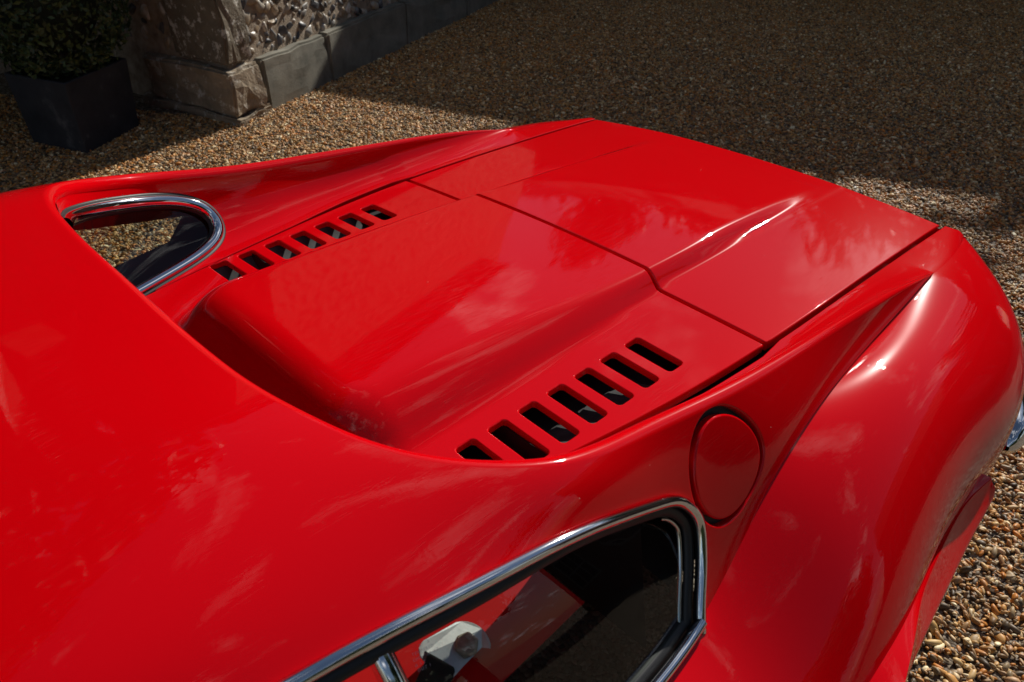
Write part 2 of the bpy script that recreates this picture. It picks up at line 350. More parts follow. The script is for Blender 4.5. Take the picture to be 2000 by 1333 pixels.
# ---- master curves (drawing units): roof and sail skin
VK = [0, .3, .55, .73, 1.05]
ST = [(-1.6, [(0, 1.068), (.30, 1.060), (.535, 1.034), (.645, .972), (.79, .735)]),
      (-1.2, [(0, 1.139), (.30, 1.132), (.548, 1.107), (.654, 1.041), (.80, .737)]),
      (-.85, [(0, 1.142), (.30, 1.135), (.54, 1.109), (.683, 1.014), (.80, .737)]),
      (-.65, [(0, 1.125), (.32, 1.108), (.627, 1.055), (.692, .969), (.795, .737)]),
      (-.5,  [(0, 1.105), (.34, 1.085), (.647, 1.023), (.697, .916), (.777, .737)]),
      (-.25, [(0, 1.060), (.35, 1.040), (.657, .984), (.704, .905), (.730, .828)]),
      (0,    [(0, 1.020), (.35, 1.005), (.658, .952), (.682, .906), (.693, .861)]),
      (.25,  [(0, .970), (.35, .957), (.656, .918), (.664, .887), (.666, .859)]),
      (.5,   [(0, .915), (.35, .905), (.647, .8695), (.646, .869), (.645, .868)])]
ys_ = [s[0] for s in ST]; SPY = Sp(ys_, [np.array(s[1]).ravel() for s in ST])
kn = [-v for v in VK[:0:-1]]+VK; card = Sp(kn, np.eye(9))
def S1(uv):
    y = uv[:, 0]; v = uv[:, 1]; D = SPY(y).reshape(-1, 5, 2); c = card(v)
    x = sum(D[:, j, 0]*(c[:, 4+j]-c[:, 4-j]) for j in range(1, 5))
    z = D[:, 0, 1]*c[:, 4]+sum(D[:, j, 1]*(c[:, 4+j]+c[:, 4-j]) for j in range(1, 5))
    u = (v-.55)/.5; a = .36; w = np.clip((y+.74)/.36, 0, 1); w = (w*w*(3-2*w))[:, None]
    l0 = (u-a)*(u-1)/a; l1 = u*(u-1)/(a*(a-1)); l2 = u*(u-a)/(1-a)
    q = l0[:, None]*D[:, 2]+l1[:, None]*D[:, 3]+l2[:, None]*D[:, 4]; f = (1-w)*np.stack([x, z], 1)+w*q
    return np.stack([f[:, 0], y, f[:, 1]], 1)
def v_at(y, key, val, lo=0.0, hi=1.05):
    """v on the section at y where x (key 0) or z (key 2) takes val"""
    vv = np.linspace(lo, hi, 400); P = S1(np.stack([np.full(400, y), vv], 1))[:, key]
    d = P-val; k = np.argmin(np.abs(d)); j = k+1 if (k+1 < 400 and d[k]*d[k+1] < 0) else k-1
    return vv[k] if (j < 0 or d[k] == d[j] or d[k]*d[j] > 0) else vv[k]+(vv[j]-vv[k])*d[k]/(d[k]-d[j])
def KY(y): return SPY(np.clip(y, -1.6, .5)).reshape(-1, 5, 2)[:, 4]
def RY(y): return SPY(np.clip(y, -1.6, .5)).reshape(-1, 5, 2)[:, 2]
# trailing edge of the roof running into the buttress crest
Euv = [(-.908, 0), (-.907, .13), (-.902, .27), (-.892, .38), (-.872, .46), (-.845, .515), (-.810, .548), (-.765, .566), (-.70, .574), (-.6, .576), (-.45, .576), (-.3, .576), (-.15, .575), (0, .574), (.15, .572), (.3, .565), (.4, .56), (.5, .55)]
Euv = np.array(Euv); chord = np.concatenate([[0], np.cumsum(np.linalg.norm(np.diff(Euv, axis=0), axis=1))]); Esp = Sp(chord, Euv)
E_c = Esp(np.linspace(0, chord[-1], 170)); E_c[0, 1] = 0
# window opening: top line, rounded rear corner, rear edge, down to the belt
win = [(-1.6, .735), (-1.3, .734), (-1.049, .731), (-.953, .729), (-.783, .728), (-.602, .720), (-.519, .722), (-.484, .731), (-.457, .766), (-.447, .810), (-.450, .853), (-.471, .955), (-.493, 1.03), (-.498, 1.05)]
win = np.array(win)
wc = np.concatenate([[0], np.cumsum(np.linalg.norm(np.diff(win[::], axis=0), axis=1))])
win = Sp(wc, win)(np.linspace(0, wc[-1], 120)); win[:, 1] = np.minimum(win[:, 1], 1.05)
belt = np.stack([np.linspace(.5, -.498, 90), np.full(90, 1.05)], 1)
front = np.stack([np.full(30, -1.6), np.linspace(win[0, 1], 0, 30)], 1)
mid = np.stack([np.linspace(-1.6, -.908, 50), np.zeros(50)], 1)
outer = np.concatenate([E_c[:-1], belt[:-1], win[::-1][:-1], front[:-1], mid[:-1]])
# fuel flap
flap_c = np.array([-.356, .742]); P0 = S1(flap_c[None])[0]
du = (S1(flap_c[None]+[[1e-3, 0]])-S1(flap_c[None]-[[1e-3, 0]]))[0]/2e-3; dvv = (S1(flap_c[None]+[[0, 1e-3]])-S1(flap_c[None]-[[0, 1e-3]]))[0]/2e-3
FR = .079
def flap_ring(r, n=64): a = np.linspace(0, 2*math.pi, n, endpoint=False); return flap_c+np.stack([r*np.cos(a)/np.linalg.norm(du), r*np.sin(a)/np.linalg.norm(dvv)], 1)
roofp, V, Nn, idx = patch(S1, outer, [flap_ring(FR+.0095)], .017, flip=True)
nE = len(E_c)
def RAD(y): return np.interp(y, [-.92, -.78, -.6, -.2, .25, .5], [.017, .017, .018, .017, .009, .0005])
rad = RAD(E_c[:-1, 0])
lastr = roll(roofp, idx[0][:nE-1], rad, .004, closed=False, phi=np.interp(E_c[:-1, 0], [-.9, -.8, -.55, 0, .5], [100, 112, 140, 140, 120]), seg=12)
lr = lastr[lastr[:, 1] > -.875]; lr = lr[np.concatenate([[True], np.diff(lr[:, 1]) > 1e-4])]; lr = np.concatenate([lr[:-1:6], lr[-1:]]); LASTR = Sp(lr[:, 1], lr[:, [0, 2]])
roll(roofp, idx[1], .0035, .016)
q = roofp.mirrored(); q.build('roof_and_buttress_skin', car, PAINT)
# flap
fl, V, Nn, idx = patch(S1, flap_ring(FR-.007), [], .015, flip=True)
roll(fl, idx[0], .004, .012); fl.build('fuel_flap', car, PAINT)
ring = flap_ring(FR+.002); pr = S1(ring); nr = fd_normals(S1, ring, True)
tube(pr-nr*.015, ellipse(.012, .002, 8), nr, closed=True).build('fuel_flap_seal', car, RUBBER)

# ---- deck: engine cover and boot lid
ZE = Sp([-1.05, -.6, -.3, 0, .4, .765, .85], [.850, .861, .868, .8735, .872, .8625, .858])
XS = Sp([-1.05, -.85, -.7, -.46, -.3, 0, .3, .765, .85], [.42, .44, .467, .507, .530, .553, .556, .5555, .555])
BH = Sp([-1, -.75, -.5, -.2, 0, .3, .5, .69, .9], [.080, .074, .064, .046, .034, .024, .012, 0, 0])
XF = Sp([-1, -.5, -.2, 0, .3, .6, .9], [.345, .335, .320, .303, .288, .278, .27])
BW = Sp([-1, -.6, -.3, 0, .3, .8], [.125, .12, .092, .048, .044, .04])
FRISE = Sp([-1, 0, .4, .765, .9], [.010, .012, .016, .023, .023])
def smooth(t): t = np.clip(t, 0, 1); return t*t*t*(t*(6*t-15)+10)
def ease(t, y):
    t = np.clip(t, 0, 1); w = np.clip((y+.45)/.45, 0, 1); w = w*w*(3-2*w); s_ = .3; u = np.where(t < s_, t*t/(2*s_), t-s_/2)/(1-s_/2); return (1-w)*(1-(1-u)**2.3)+w*smooth(t**.75)
def deck(uv):
    x = uv[:, 0]; y = uv[:, 1]; a = np.abs(x); ze = ZE(y)
    u = np.clip((.556-a)/(.556-.29), -0.2, 1); base = ze+FRISE(y)*(u+0.25*u*(1-u))
    qx = a-(XF(y)-.14); qy = ((-.800+.155)-y)*.90
    d = np.hypot(np.maximum(qx, 0), np.maximum(qy, 0))+np.minimum(np.maximum(qx, qy), 0)-.14
    h = np.where(y > .69, 0, np.maximum(BH(y), 0))*ease(-d/BW(y), y)
    crown = .007*(1-np.clip(a/.3, 0, 1)**2)
    return np.stack([x, y, base+h+crown], 1)
def rrect(cx, cy, hx, hy, r, n=5):
    o = []
    for sx, sy, a0 in ((1, 1, 0), (-1, 1, 90), (-1, -1, 180), (1, -1, 270)):
        for k in range(n+1):
            a = math.radians(a0+90*k/n); o.append((cx+sx*(hx-r)+r*math.cos(a), cy+sy*(hy-r)+r*math.sin(a)))
    return np.array(o)
G2 = .0075
holes = []
for k in range(7):
    y = -.583+k*.0672; xc = .428-.0006*(6-k)
    for s in (1, -1): h = rrect(0, 0, .0565, .0225, .011); holes.append(np.stack([s*xc+h[:, 0], y+h[:, 1]-.0*(h[:, 0])], 1))
def side_line(y0, y1, s, n=60, g=.0085): y = np.linspace(y0, y1, n); return np.stack([s*(XS(y)-g), y], 1)
def panel_outline(y0, y1):
    a = side_line(y0, y1, 1); b = side_line(y1, y0, -1)
    top = np.stack([np.linspace(a[-1, 0], b[0, 0], 120), np.full(120, y1)], 1); bot = np.stack([np.linspace(b[-1, 0], a[0, 0], 120), np.full(120, y0)], 1)
    return np.concatenate([a[:-1], top[:-1], b[:-1], bot[:-1]])
cov, V, Nn, idx = patch(deck, panel_outline(-.835, -G2), holes, .0125)
sd = 1 if True else -1
roll(cov, idx[0], .0035, .014)
for li in idx[1:]: roll(cov, li, .0035, .009)
cover = cov.build('engine_cover', car, PAINT)
lid, V, Nn, idx = patch(deck, panel_outline(G2, .762), [], .014)
roll(lid, idx[0], .0035, .016)
lid.build('boot_lid', car, PAINT)
# cowl ahead of the engine cover, under the roof edge
cw, V, Nn, idx = patch(deck, np.array(panel_outline(-1.04, -.842)), [], .03); cw.build('cowl_panel', car, PAINT)
# black bay below, and grey baffles under the slots
yy = np.linspace(-1.04, .755, 40); g = np.stack([np.stack([s*XS(yy)*1.02, yy, ZE(yy)-.055], 1) for s in np.linspace(-1, 1, 12)], 1)
fix_out(gridpart(g)).build('engine_bay_tray', car, BLACK)
for s in (1, -1):
    yy = np.linspace(-.60, -.21, 30); prof = [(.40, -.050), (.425, -.046), (.452, -.036), (.470, -.022), (.482, -.008)]
    wob = .004*np.sin(yy*47)
    g = np.stack([np.stack([np.full(30, s*px)+s*wob*(j == 0), yy, ZE(yy)+pz], 1) for j, (px, pz) in enumerate(prof)], 1)
    fix_out(gridpart(g, flip=(s < 0))).build('vent_baffle', car, BAFFLE)

# ---- inner faces of the buttresses
def Rin(y):
    k = KY(y); yk = np.clip((y-.5)/.3, 0, 1); e = np.stack([k[:, 0]-.045*yk**2, k[:, 1]-.008*yk-.020*yk**3], 1)
    w = np.clip((y-.485)/.015, 0, 1)[:, None]; return (1-w)*(LASTR(y)+np.array([.0015, .0015]))+w*e
def inner(uv):
    y = uv[:, 0]; t = np.clip(uv[:, 1]/.2, -.05, 1.05); R = Rin(y); xs = XS(y)+G2+np.interp(y, [-.36, -.20, -.04, .03], [0, .009, .010, 0]); zs = ZE(y); dx = R[:, 0]-xs; dz = R[:, 1]-zs
    p = [np.stack([xs, zs], 1), np.stack([xs+.62*dx, zs+.05*dz], 1), np.stack([R[:, 0]-.12*dx, zs+.42*dz], 1), R]
    t = t[:, None]; q = (1-t)**3*p[0]+3*(1-t)**2*t*p[1]+3*(1-t)*t*t*p[2]+t**3*p[3]
    return np.stack([q[:, 0], y, q[:, 1]], 1)
# opening for the end of the wrap-around rear window, in (y, t) of this face
tl = [(-.86, .178), (-.80, .178), (-.70, .176), (-.62, .171), (-.565, .158), (-.533, .135), (-.522, .105), (-.530, .075), (-.560, .048), (-.610, .030), (-.70, .018), (-.79, .012), (-.86, .010)]
tl = np.array(tl); tcd = np.concatenate([[0], np.cumsum(np.linalg.norm(np.diff(tl, axis=0), axis=1))]); tl = Sp(tcd, tl)(np.linspace(0, tcd[-1], 110))
y1 = np.linspace(-.86, .79, 120)
outl = np.concatenate([np.stack([np.linspace(-.86, .770, 120), np.zeros(120)], 1), np.stack([np.linspace(.797, -.86, 120), np.full(120, .2)], 1), tl[:]])
inn, V, Nn, idx = patch(inner, outl, [], .016, flip=False)
if Nn[:, 2].mean() < 0: inn.N = [-n for n in inn.N]; inn.F = [f[::-1] for f in inn.F]; Nn = -Nn
roll(inn, idx[0][:120], .003, .014, closed=False)
for both, nm in ((True, 'buttress_inner_face'), (False, 'buttress_inner_face')):
    (inn if both else inn.mirrored(False)).build(nm, car, PAINT)
pt = inner(tl); nt_ = fd_normals(inner, tl)
if nt_[:, 2].mean() < 0: nt_ = -nt_
for s in (1, -1):
    m = np.array([s, 1, 1])
    a = tube((pt+nt_*.006)*m, ellipse(.0125, .0095, 16), nt_*m); a.N = [n*1 for n in a.N]
    a.build('rear_window_trim', car, CHROME)
    b = tube((pt+nt_*.000)*m, ellipse(.019, .005, 12), nt_*m); b.build('rear_window_seal', car, RUBBER)
# rear window glass: runs along the inner face, curves across behind the seats
pg = []
for s in (1,):
    for y in np.linspace(-.50, -.84, 12):
        q = inner(np.stack([np.full(9, y), np.linspace(.0, .19, 9)], 1)); q[:, 0] += .012; pg.append(q)
    for k, (x, y) in enumerate([(.47, -.93), (.38, -.985), (.25, -1.015), (.1, -1.025), (0, -1.026)]):
        zt = np.linspace(.862, 1.105, 9); pg.append(np.stack([np.full(9, x), np.full(9, y), zt], 1))
pg = np.array(pg); pg = np.concatenate([pg, (pg*np.array([-1, 1, 1]))[::-1][1:]])
fix_out(gridpart(pg)).build('rear_window_glass', car, GLASS)

# ---- rear wings: crease, crown, flank, tuck-under
PL = np.array([(-2.6, .84), (-2.2, .88), (-1.6, .935), (-1.0, .975), (-.6, .998), (-.3, .985), (-.1, .950), (.05, .926), (.2, .914), (.38, .908), (.5, .893), (.59, .865), (.665, .820), (.72, .760), (.76, .700), (.785, .640), (.797, .602)])
pc = np.concatenate([[0], np.cumsum(np.linalg.norm(np.diff(PL, axis=0), axis=1))]); PLs = Sp(pc, PL)
ZSY = Sp([-2.6, -1.2, -.6, -.3, -.1, .1, .4, .8], [.50, .50, .505, .545, .585, .612, .618, .62])
ALY = Sp([-2.6, -1.2, -.6, -.35, -.12, .08, .25, .5, .8], [20, 27, 28, 26, 12, -3.5, -4.5, 5, 8])
def wing(uv):
    q = PLs(uv[:, 0]); y = q[:, 0]; xs = q[:, 1]; kk = KY(y); tl_ = np.clip((y-.5)/.3, 0, 1)
    xk = kk[:, 0]-.045*tl_**2; zk = kk[:, 1]-.008*tl_-.020*tl_**3
    fr = np.clip((-1.6-y)/1.0, 0, 1); xk = xk-.02*fr
    zs = ZSY(y); al = np.radians(ALY(y)); dx = xs-xk; dz = zk-zs
    t = uv[:, 1]; u = np.clip(t, 0, 1); l1 = .62*dx/np.cos(al); l2 = .55*(dz-l1*np.sin(al))
    b0 = (1-u)**3; b1 = 3*u*(1-u)**2; b2 = 3*u*u*(1-u); b3 = u**3
    x = b0*xk+b1*(xk+l1*np.cos(al))+b2*xs+b3*xs; z = b0*zk+b1*(zk-l1*np.sin(al))+b2*(zs+l2)+b3*zs
    lo = np.clip(t-1, 0, 1.5)
    x = np.where(t > 1, xs-.10*lo**2*(1-.25*lo), x); z = np.where(t > 1, zs-.36*lo, z)
    return np.stack([x, y, z], 1)
su = np.linspace(0, pc[-1], 230); tt = np.concatenate([[0, .015, .03, .05, .075], np.linspace(.1, 1, 46), np.linspace(1.03, 2.1, 30)])
Pw = wing(np.stack(np.meshgrid(su, tt, indexing='ij'), -1).reshape(-1, 2)).reshape(len(su), len(tt), 3)
wp = gridpart(Pw)
if np.concatenate(wp.N)[:, 2].mean() < 0: wp = gridpart(Pw, flip=True)
# wheel arch opening
Vw = np.concatenate(wp.V); AY, AZ, AR = -.02, .25, .33
wp.F = [f for f in wp.F if not (np.hypot(Vw[list(f), 1].mean()-AY, Vw[list(f), 2].mean()-AZ) < AR)]
fix_out(wp)
wp.build('rear_wing', car, PAINT); wp.mirrored(False).build('rear_wing', car, PAINT)
# tail panel
yt = .782; gx = np.linspace(-.61, .61, 30); zt = [.846, .80, .72, .60, .45, .33]; yo = [0, .012, .016, .010, -.01, -.05]
g = np.stack([np.stack([gx, yt+np.full(30, o)-.0*gx, np.full(30, z)], 1) for z, o in zip(zt, yo)], 1)
fix_out(gridpart(g)).build('tail_panel', car, PAINT)
# flared arch lips
fin = [(1936, 934, .60), (1885, 981, .605), (1850, 1041, .61), (1815, 1118, .615), (1797, 1174, .618), (1785, 1250, .62), (1768, 1333, .62), (1745, 1430, .61)]
fou = [(1943, 950, .585), (1938, 975, .565), (1900, 1046, .552), (1860, 1128, .553), (1828, 1195, .562), (1796, 1265, .578), (1768, 1335, .600), (1743, 1432, .600)]
def rs_(pxs): q = np.array([at_z(*p) for p in pxs]); return Sp(np.arange(len(q)), q)(np.linspace(0, len(q)-1, 60))
lipi = rs_(fin); lipo = rs_(fou); rows = []
for t in np.linspace(-.25, 1, 11):
    c = lipi+(lipo-lipi)*t; c[:, 0] -= np.interp(np.linspace(0, 1, 60), [0, .45, 1], [.035, .03, .06])*(t < 0)*(-t/.25); c[:, 2] += -.003*np.sin(np.clip(t, 0, 1)*math.pi); rows.append(c)
for dxz in ((.0012, -.005), (-.003, -.010), (-.03, -.012), (-.05, -.06)): rows.append(lipo+np.array([dxz[0], 0, dxz[1]]))
fp = gridpart(np.stack(rows, 1)); 
if np.concatenate(fp.N)[:300, 2].mean() < 0: fp = gridpart(np.stack(rows, 1), flip=True)
fix_out(fp); fp.build('arch_flare', car, PAINT); fp.mirrored(False).build('arch_flare', car, PAINT)
# wheels
for s in (1, -1):
    def lathe(prof, n=40):
        a = np.linspace(0, 2*math.pi, n+1); return np.stack([np.stack([np.full(n+1, s*px), AY+r*np.cos(a), AZ-.02+r*np.sin(a)], 1) for px, r in prof], 1)
    wt = fix_out(gridpart(lathe([(.68, .19), (.67, .25), (.68, .30), (.70, .318), (.84, .318), (.86, .30), (.87, .25), (.86, .19)]))).build('tyre', car, RUBBER)
    r_ = fix_out(gridpart(lathe([(.86, .19), (.84, .18), (.80, .15), (.82, .06), (.83, .0)]))).build('wheel_rim', car, CHROME2)

# ---- side windows
wz = []
for k in range(len(win)): wz.append(S1(win[k][None])[0])
wz = np.array(wz); wn = fd_normals(S1, win)
wn *= np.sign(wn[:, :1]); wl = wz
keep = wz[:, 1] > -1.59
# chrome: along the top and round the corner down to just past the belt
ch = wz[keep]; cn = wn[keep]; tail = ch[-1]+np.array([[.004, -.003, -.010]]); ch2 = np.concatenate([ch, tail]); cn2 = np.concatenate([cn, cn[-1:]])
prof = [(-.009, -.004), (-.009, .003), (-.006, .008), (-.001, .0095), (.004, .008), (.0075, .004), (.0085, -.004)]
for s in (1, -1):
    m = np.array([s, 1, 1])
    p = tube((ch2+cn2*.002)*m, prof, cn2*m); fix_out(p); p.build('window_top_trim', car, CHROME)
    # inner rubber and slim inner frame
    Tn = np.gradient(ch2, axis=0); Tn /= np.linalg.norm(Tn, axis=1)[:, None]; inw = np.cross(Tn, cn2); inw *= np.sign(inw[:, 2:3].mean())*-1
    if inw[:40, 2].mean() > 0: inw = -inw
    p = tube((ch2+inw*.0135-cn2*.009)*m, ellipse(.0095, .006, 10), cn2*m); fix_out(p).build('window_seal', car, RUBBER)
    p = tube((ch2[-30:]+inw[-30:]*.027-cn2[-30:]*.014)*m, ellipse(.0035, .004, 8), cn2[-30:]*m); fix_out(p).build('window_inner_frame', car, CHROME2)
    # belt rail under the glass
    yb = np.linspace(-.497, -1.6, 60); kb = KY(yb); bp_ = np.stack([kb[:, 0]+.003, yb, kb[:, 1]+.006], 1); up = np.tile([.6, 0, .8], (60, 1))
    p = tube(bp_*m, prof, up*m); fix_out(p).build('belt_trim', car, CHROME)
    p = tube((bp_+np.array([-.020, 0, .000]))*m, ellipse(.011, .007, 10), up*m); fix_out(p).build('belt_seal', car, RUBBER)
    # glass
    gy = np.linspace(-1.58, -.462, 40); gg = []
    for y in gy:
        vt = np.interp(y, win[:70, 0], win[:70, 1]) if y < -.50 else np.interp(y, [-.50, -.48, -.46], [.727, .735, .76]); vv = np.linspace(vt, 1.05, 9); e0 = S1(np.array([[y, vt]]))[0]; e1 = S1(np.array([[y, 1.05]]))[0]; w_ = np.linspace(0, 1, 9)[:, None]; gg.append(e0+(e1-e0)*w_+np.array([.010, 0, .004])*4*w_*(1-w_)-np.array([.042, 0, .014])*(1-w_)-np.array([.010, 0, .004])*w_)
    gg = np.array(gg); iq = int(np.argmin(np.abs(gy+.945)))
    qg = fix_out(gridpart(gg[iq:]*m, flip=(s < 0))).build('quarter_glass', car, GLASS)
    fix_out(gridpart(gg[:iq]*m, flip=(s < 0))).build('door_glass', car, GLASS)
    # pillar between door and quarter glass
    vtop = .729; vv = np.linspace(vtop, 1.05, 20); q = S1(np.stack([np.full(20, -.944), vv], 1)); nq = fd_normals(S1, np.stack([np.full(20, -.944), vv], 1)); nq *= np.sign(nq[:, :1])
    p = tube((q-nq*.010)*m, [(-.011, -.004), (-.011, .003), (-.004, .006), (.006, .006), (.011, .002), (.011, -.004)], nq*m); fix_out(p).build('door_pillar', car, CHROME)
    # cabin: lining frame round the quarter opening, red shelf, dark floor
    yl = np.linspace(-1.02, -.44, 40)

# lining panel with the opening (seen through the far end of the rear window)
def lining():
    o = np.array([(-1.3, .60), (-.40, .60), (-.40, .86), (-.50, .985), (-.80, 1.06), (-1.3, 1.09)])
    px = [(352, 421), (331, 472), (236, 517), (150, 560), (60, 560), (90, 450), (170, 444)]
    h = np.array([at_x(u, v, -.665)[1:] for u, v in px])
    fn = lambda uv: np.stack([-(.665+.16*(.86-uv[:, 1])), uv[:, 0], uv[:, 1]], 1)
    return patch(fn, resample(o, .03), [resample(h, .02)], .03)[0]
lining().build('cabin_side_lining', car, LINING)
def plate(name, pts, mat, up=(0, 0, 1)):
    return mesh(name, W(np.array(pts, float)), [tuple(range(len(pts)))], car, mat, smooth=False)
plate('parcel_shelf', [(.715, -1.25, .80), (.70, -.66, .855), (.24, -.66, .855), (.24, -1.25, .80)], INNER)
plate('shelf_front', [(.715, -1.252, .30), (.715, -1.252, .80), (-.715, -1.252, .80), (-.715, -1.252, .30)], INNER)
plate('rear_bulkhead', [(.70, -.50, .60), (.66, -.50, .86), (-.66, -.50, .86), (-.70, -.50, .60)], DARKCLOTH)
plate('cabin_floor', [(.8, -2.4, .3), (.8, -1.25, .3), (-.8, -1.25, .3), (-.8, -2.4, .3)], DARKCLOTH)
plate('seat_bulkhead', [(.765, -1.25, .3), (.765, -1.25, .69), (-.765, -1.25, .69), (-.765, -1.25, .3)], DARKCLOTH)
for s in (1, -1): plate('wheelhouse_panel', [(s*.44, -.50, .795), (s*.72, -.50, .77), (s*.70, .60, .80), (s*.44, .60, .80)], BLACK)
# inner body sides below the belt so that the cabin is closed
for s in (1, -1):
    plate('inner_side', [(s*.77, -2.4, .28), (s*.765, -.52, .28), (s*.762, -.52, .733), (s*.785, -2.4, .735)], DARKCLOTH)
# seat-belt anchor: zinc plate, bolt, webbing
bc = at_z(893, 1276, .842)
def bracket():
    ex = np.array(at_z(925, 1262, .842)-bc); ex /= np.linalg.norm(ex); n = np.array([.35, -.10, .93]); n /= np.linalg.norm(n)
    ex -= n*(ex@n); ex /= np.linalg.norm(ex); ey = np.cross(n, ex); return ex, ey, n
EX, EY, EN = bracket()
def loc(a, b, c=0): return bc+EX*a+EY*b+EN*c
outl = [(.034*math.cos(t)+.008, .034*math.sin(t)) for t in np.linspace(-1.25, 1.45, 14)]+[(-.036, .026), (-.044, .020), (-.046, .010), (-.030, -.030), (-.015, -.052), (.004, -.056)]
bm = bmesh.new(); vs_ = [bm.verts.new(tuple(W(loc(a, b, .006+(.010 if a < -.02 else 0)-(.006 if b < -.03 else 0))))) for a, b in outl]; f = bm.faces.new(vs_)
r = bmesh.ops.extrude_face_region(bm, geom=[f]); 
for v in [g for g in r['geom'] if isinstance(g, bmesh.types.BMVert)]: v.co -= Vector(EN)*.003
bmesh.ops.recalc_face_normals(bm, faces=bm.faces[:]); bmesh.ops.bevel(bm, geom=bm.edges[:], offset=.0008, segments=2, affect='EDGES')
me = bpy.data.meshes.new('belt_anchor_plate'); bm.to_mesh(me); bm.free(); anchor = link('belt_anchor_plate', me, car, ZINC); anchor['label'] = 'zinc plated seat belt anchor plate'
bm = bmesh.new(); ring0 = []
for h, rr_ in ((.006, .0155), (.016, .0155), (.0185, .0125), (.019, .004)): ring0.append([bm.verts.new(tuple(W(loc(.012+rr_*math.cos(a), .002+rr_*math.sin(a), h)))) for a in np.linspace(0, 2*math.pi, 6, endpoint=False)])
for a, b in zip(ring0[:-1], ring0[1:]):
    for i in range(6): bm.faces.new((a[i], a[(i+1) % 6], b[(i+1) % 6], b[i]))
bm.faces.new(ring0[-1]); bmesh.ops.recalc_face_normals(bm, faces=bm.faces[:]); bmesh.ops.bevel(bm, geom=bm.edges[:], offset=.0009, segments=2, affect='EDGES')
me = bpy.data.meshes.new('bolt'); bm.to_mesh(me); bm.free(); link('bolt', me, anchor, BOLT)
# webbing strap looped over the plate and hanging down towards the door
sp = [loc(-.030, .004, .004), loc(-.026, -.004, .020), loc(-.034, -.016, .026), loc(-.055, -.034, .020), loc(-.085, -.062, .004), loc(-.13, -.10, -.03)]
sp = Sp(np.arange(6), np.array(sp))(np.linspace(0, 5, 40)); wd_ = EX*.42-EY*.9*-.55; wdir = loc(.02, -.030)-loc(-.02, .010); wdir = EX*.62-EY*.78; wdir /= np.linalg.norm(wdir)
rows = [sp+wdir*w+EN*h for w, h in ((-.019, 0), (-.018, .0022), (-.006, .003), (.006, .003), (.018, .0022), (.019, 0))]
p = fix_out(gridpart(np.stack(rows, 1)))
if (np.concatenate(p.N)@EN).mean() < 0: p = fix_out(gridpart(np.stack(rows, 1), flip=True))
p.build('seat_belt_webbing', car, WEB)

# chrome quarter bumper at the tail corner
bp_ = [(.893, .545, .505), (.880, .61, .510), (.858, .68, .512), (.825, .755, .513), (.775, .82, .513), (.68, .87, .513), (.52, .90, .513)]
bp_ = Sp(np.arange(7), np.array(bp_))(np.linspace(0, 6, 60)); upb = np.tile([0, 0, 1.], (60, 1))
sc = np.concatenate([np.sqrt(np.clip(np.linspace(0, 1, 8), 0.02, 1)), np.ones(52)])
def bumper(s):
    T = np.gradient(bp_, axis=0); T /= np.linalg.norm(T, axis=1)[:, None]; sd = np.cross(T, upb)
    prof = [(-.022, -.045), (.010, -.045), (.026, -.028), (.031, 0), (.026, .028), (.010, .045), (-.022, .045)]
    prof = [(a, b) for a, b in resample(prof, .012)]
    G = np.stack([bp_+sd*(a*sc)[:, None]+upb*(b*sc)[:, None] for a, b in prof], 1)*np.array([s, 1, 1]); return fix_out(gridpart(G, flip=(s < 0), closed_v=True))
for s in (1, -1):
    o = bumper(s).build('bumper', car, CHROME)
    g = np.stack([bp_+np.array([-.02, -.02, dz]) for dz in (-.03, -.075, -.11)], 1)*np.array([s, 1, 1]); fix_out(gridpart(g)).build('bumper_underside', car, RUBBER)

# front half of the car, ahead of the camera's view: windscreen, bonnet, nose
g = []
for y, zt, zb, xt in ((-1.6, 1.070, 1.070, .64), (-1.85, .99, .99, .69), (-2.1, .93, .93, .74), (-2.35, .80, .80, .77)):
    xx = np.linspace(-xt, xt, 15); g.append(np.stack([xx, y-.12*(1-(xx/xt)**2)+.06, zt-.05*(xx/xt)**2*1.0], 1))
fix_out(gridpart(np.array(g))).build('windscreen', car, GLASS)
g = []
for y, zc, xw in ((-2.3, .80, .80), (-2.6, .76, .82), (-2.9, .69, .80), (-3.2, .58, .72), (-3.4, .45, .58)):
    t = np.linspace(-1, 1, 25); g.append(np.stack([xw*t, np.full(25, y)-.1*(1-t*t), zc-.14*np.abs(t)**3-.22*np.abs(t)**12], 1))
fix_out(gridpart(np.array(g))).build('bonnet', car, PAINT)

# ================================================================== FLINT BUILDING
BC = np.array([-3.80, 1.06]); A_ = np.array([-.42, .907]); A_ /= np.linalg.norm(A_); B_ = np.array([-.975, -.22]); B_ /= np.linalg.norm(B_)
NA = np.array([A_[1], -A_[0]]); NB = np.array([-B_[1], B_[0]]); NB = NB if NB[1] < 0 else -NB
bld = empty('flint_building', (BC[0], BC[1], 0)); tag(bld, 'old flint building with worn stone quoins and cement plinth at its corner', 'building')
bld.location = (0, 0, 0)
MORTAR = noise_mat('lime_mortar', [(0.25, (0.18, 0.13, 0.09)), (0.5, (0.38, 0.30, 0.22)), (0.75, (0.52, 0.44, 0.34))], 12, 0.95, 1.0, 30, bdist=.035)
CEMENT = noise_mat('cement_plinth', [(0.25, (0.10, 0.098, 0.08)), (0.5, (0.19, 0.18, 0.145)), (0.8, (0.30, 0.28, 0.23))], 5, 0.9, 0.5, 60, bdist=.006)
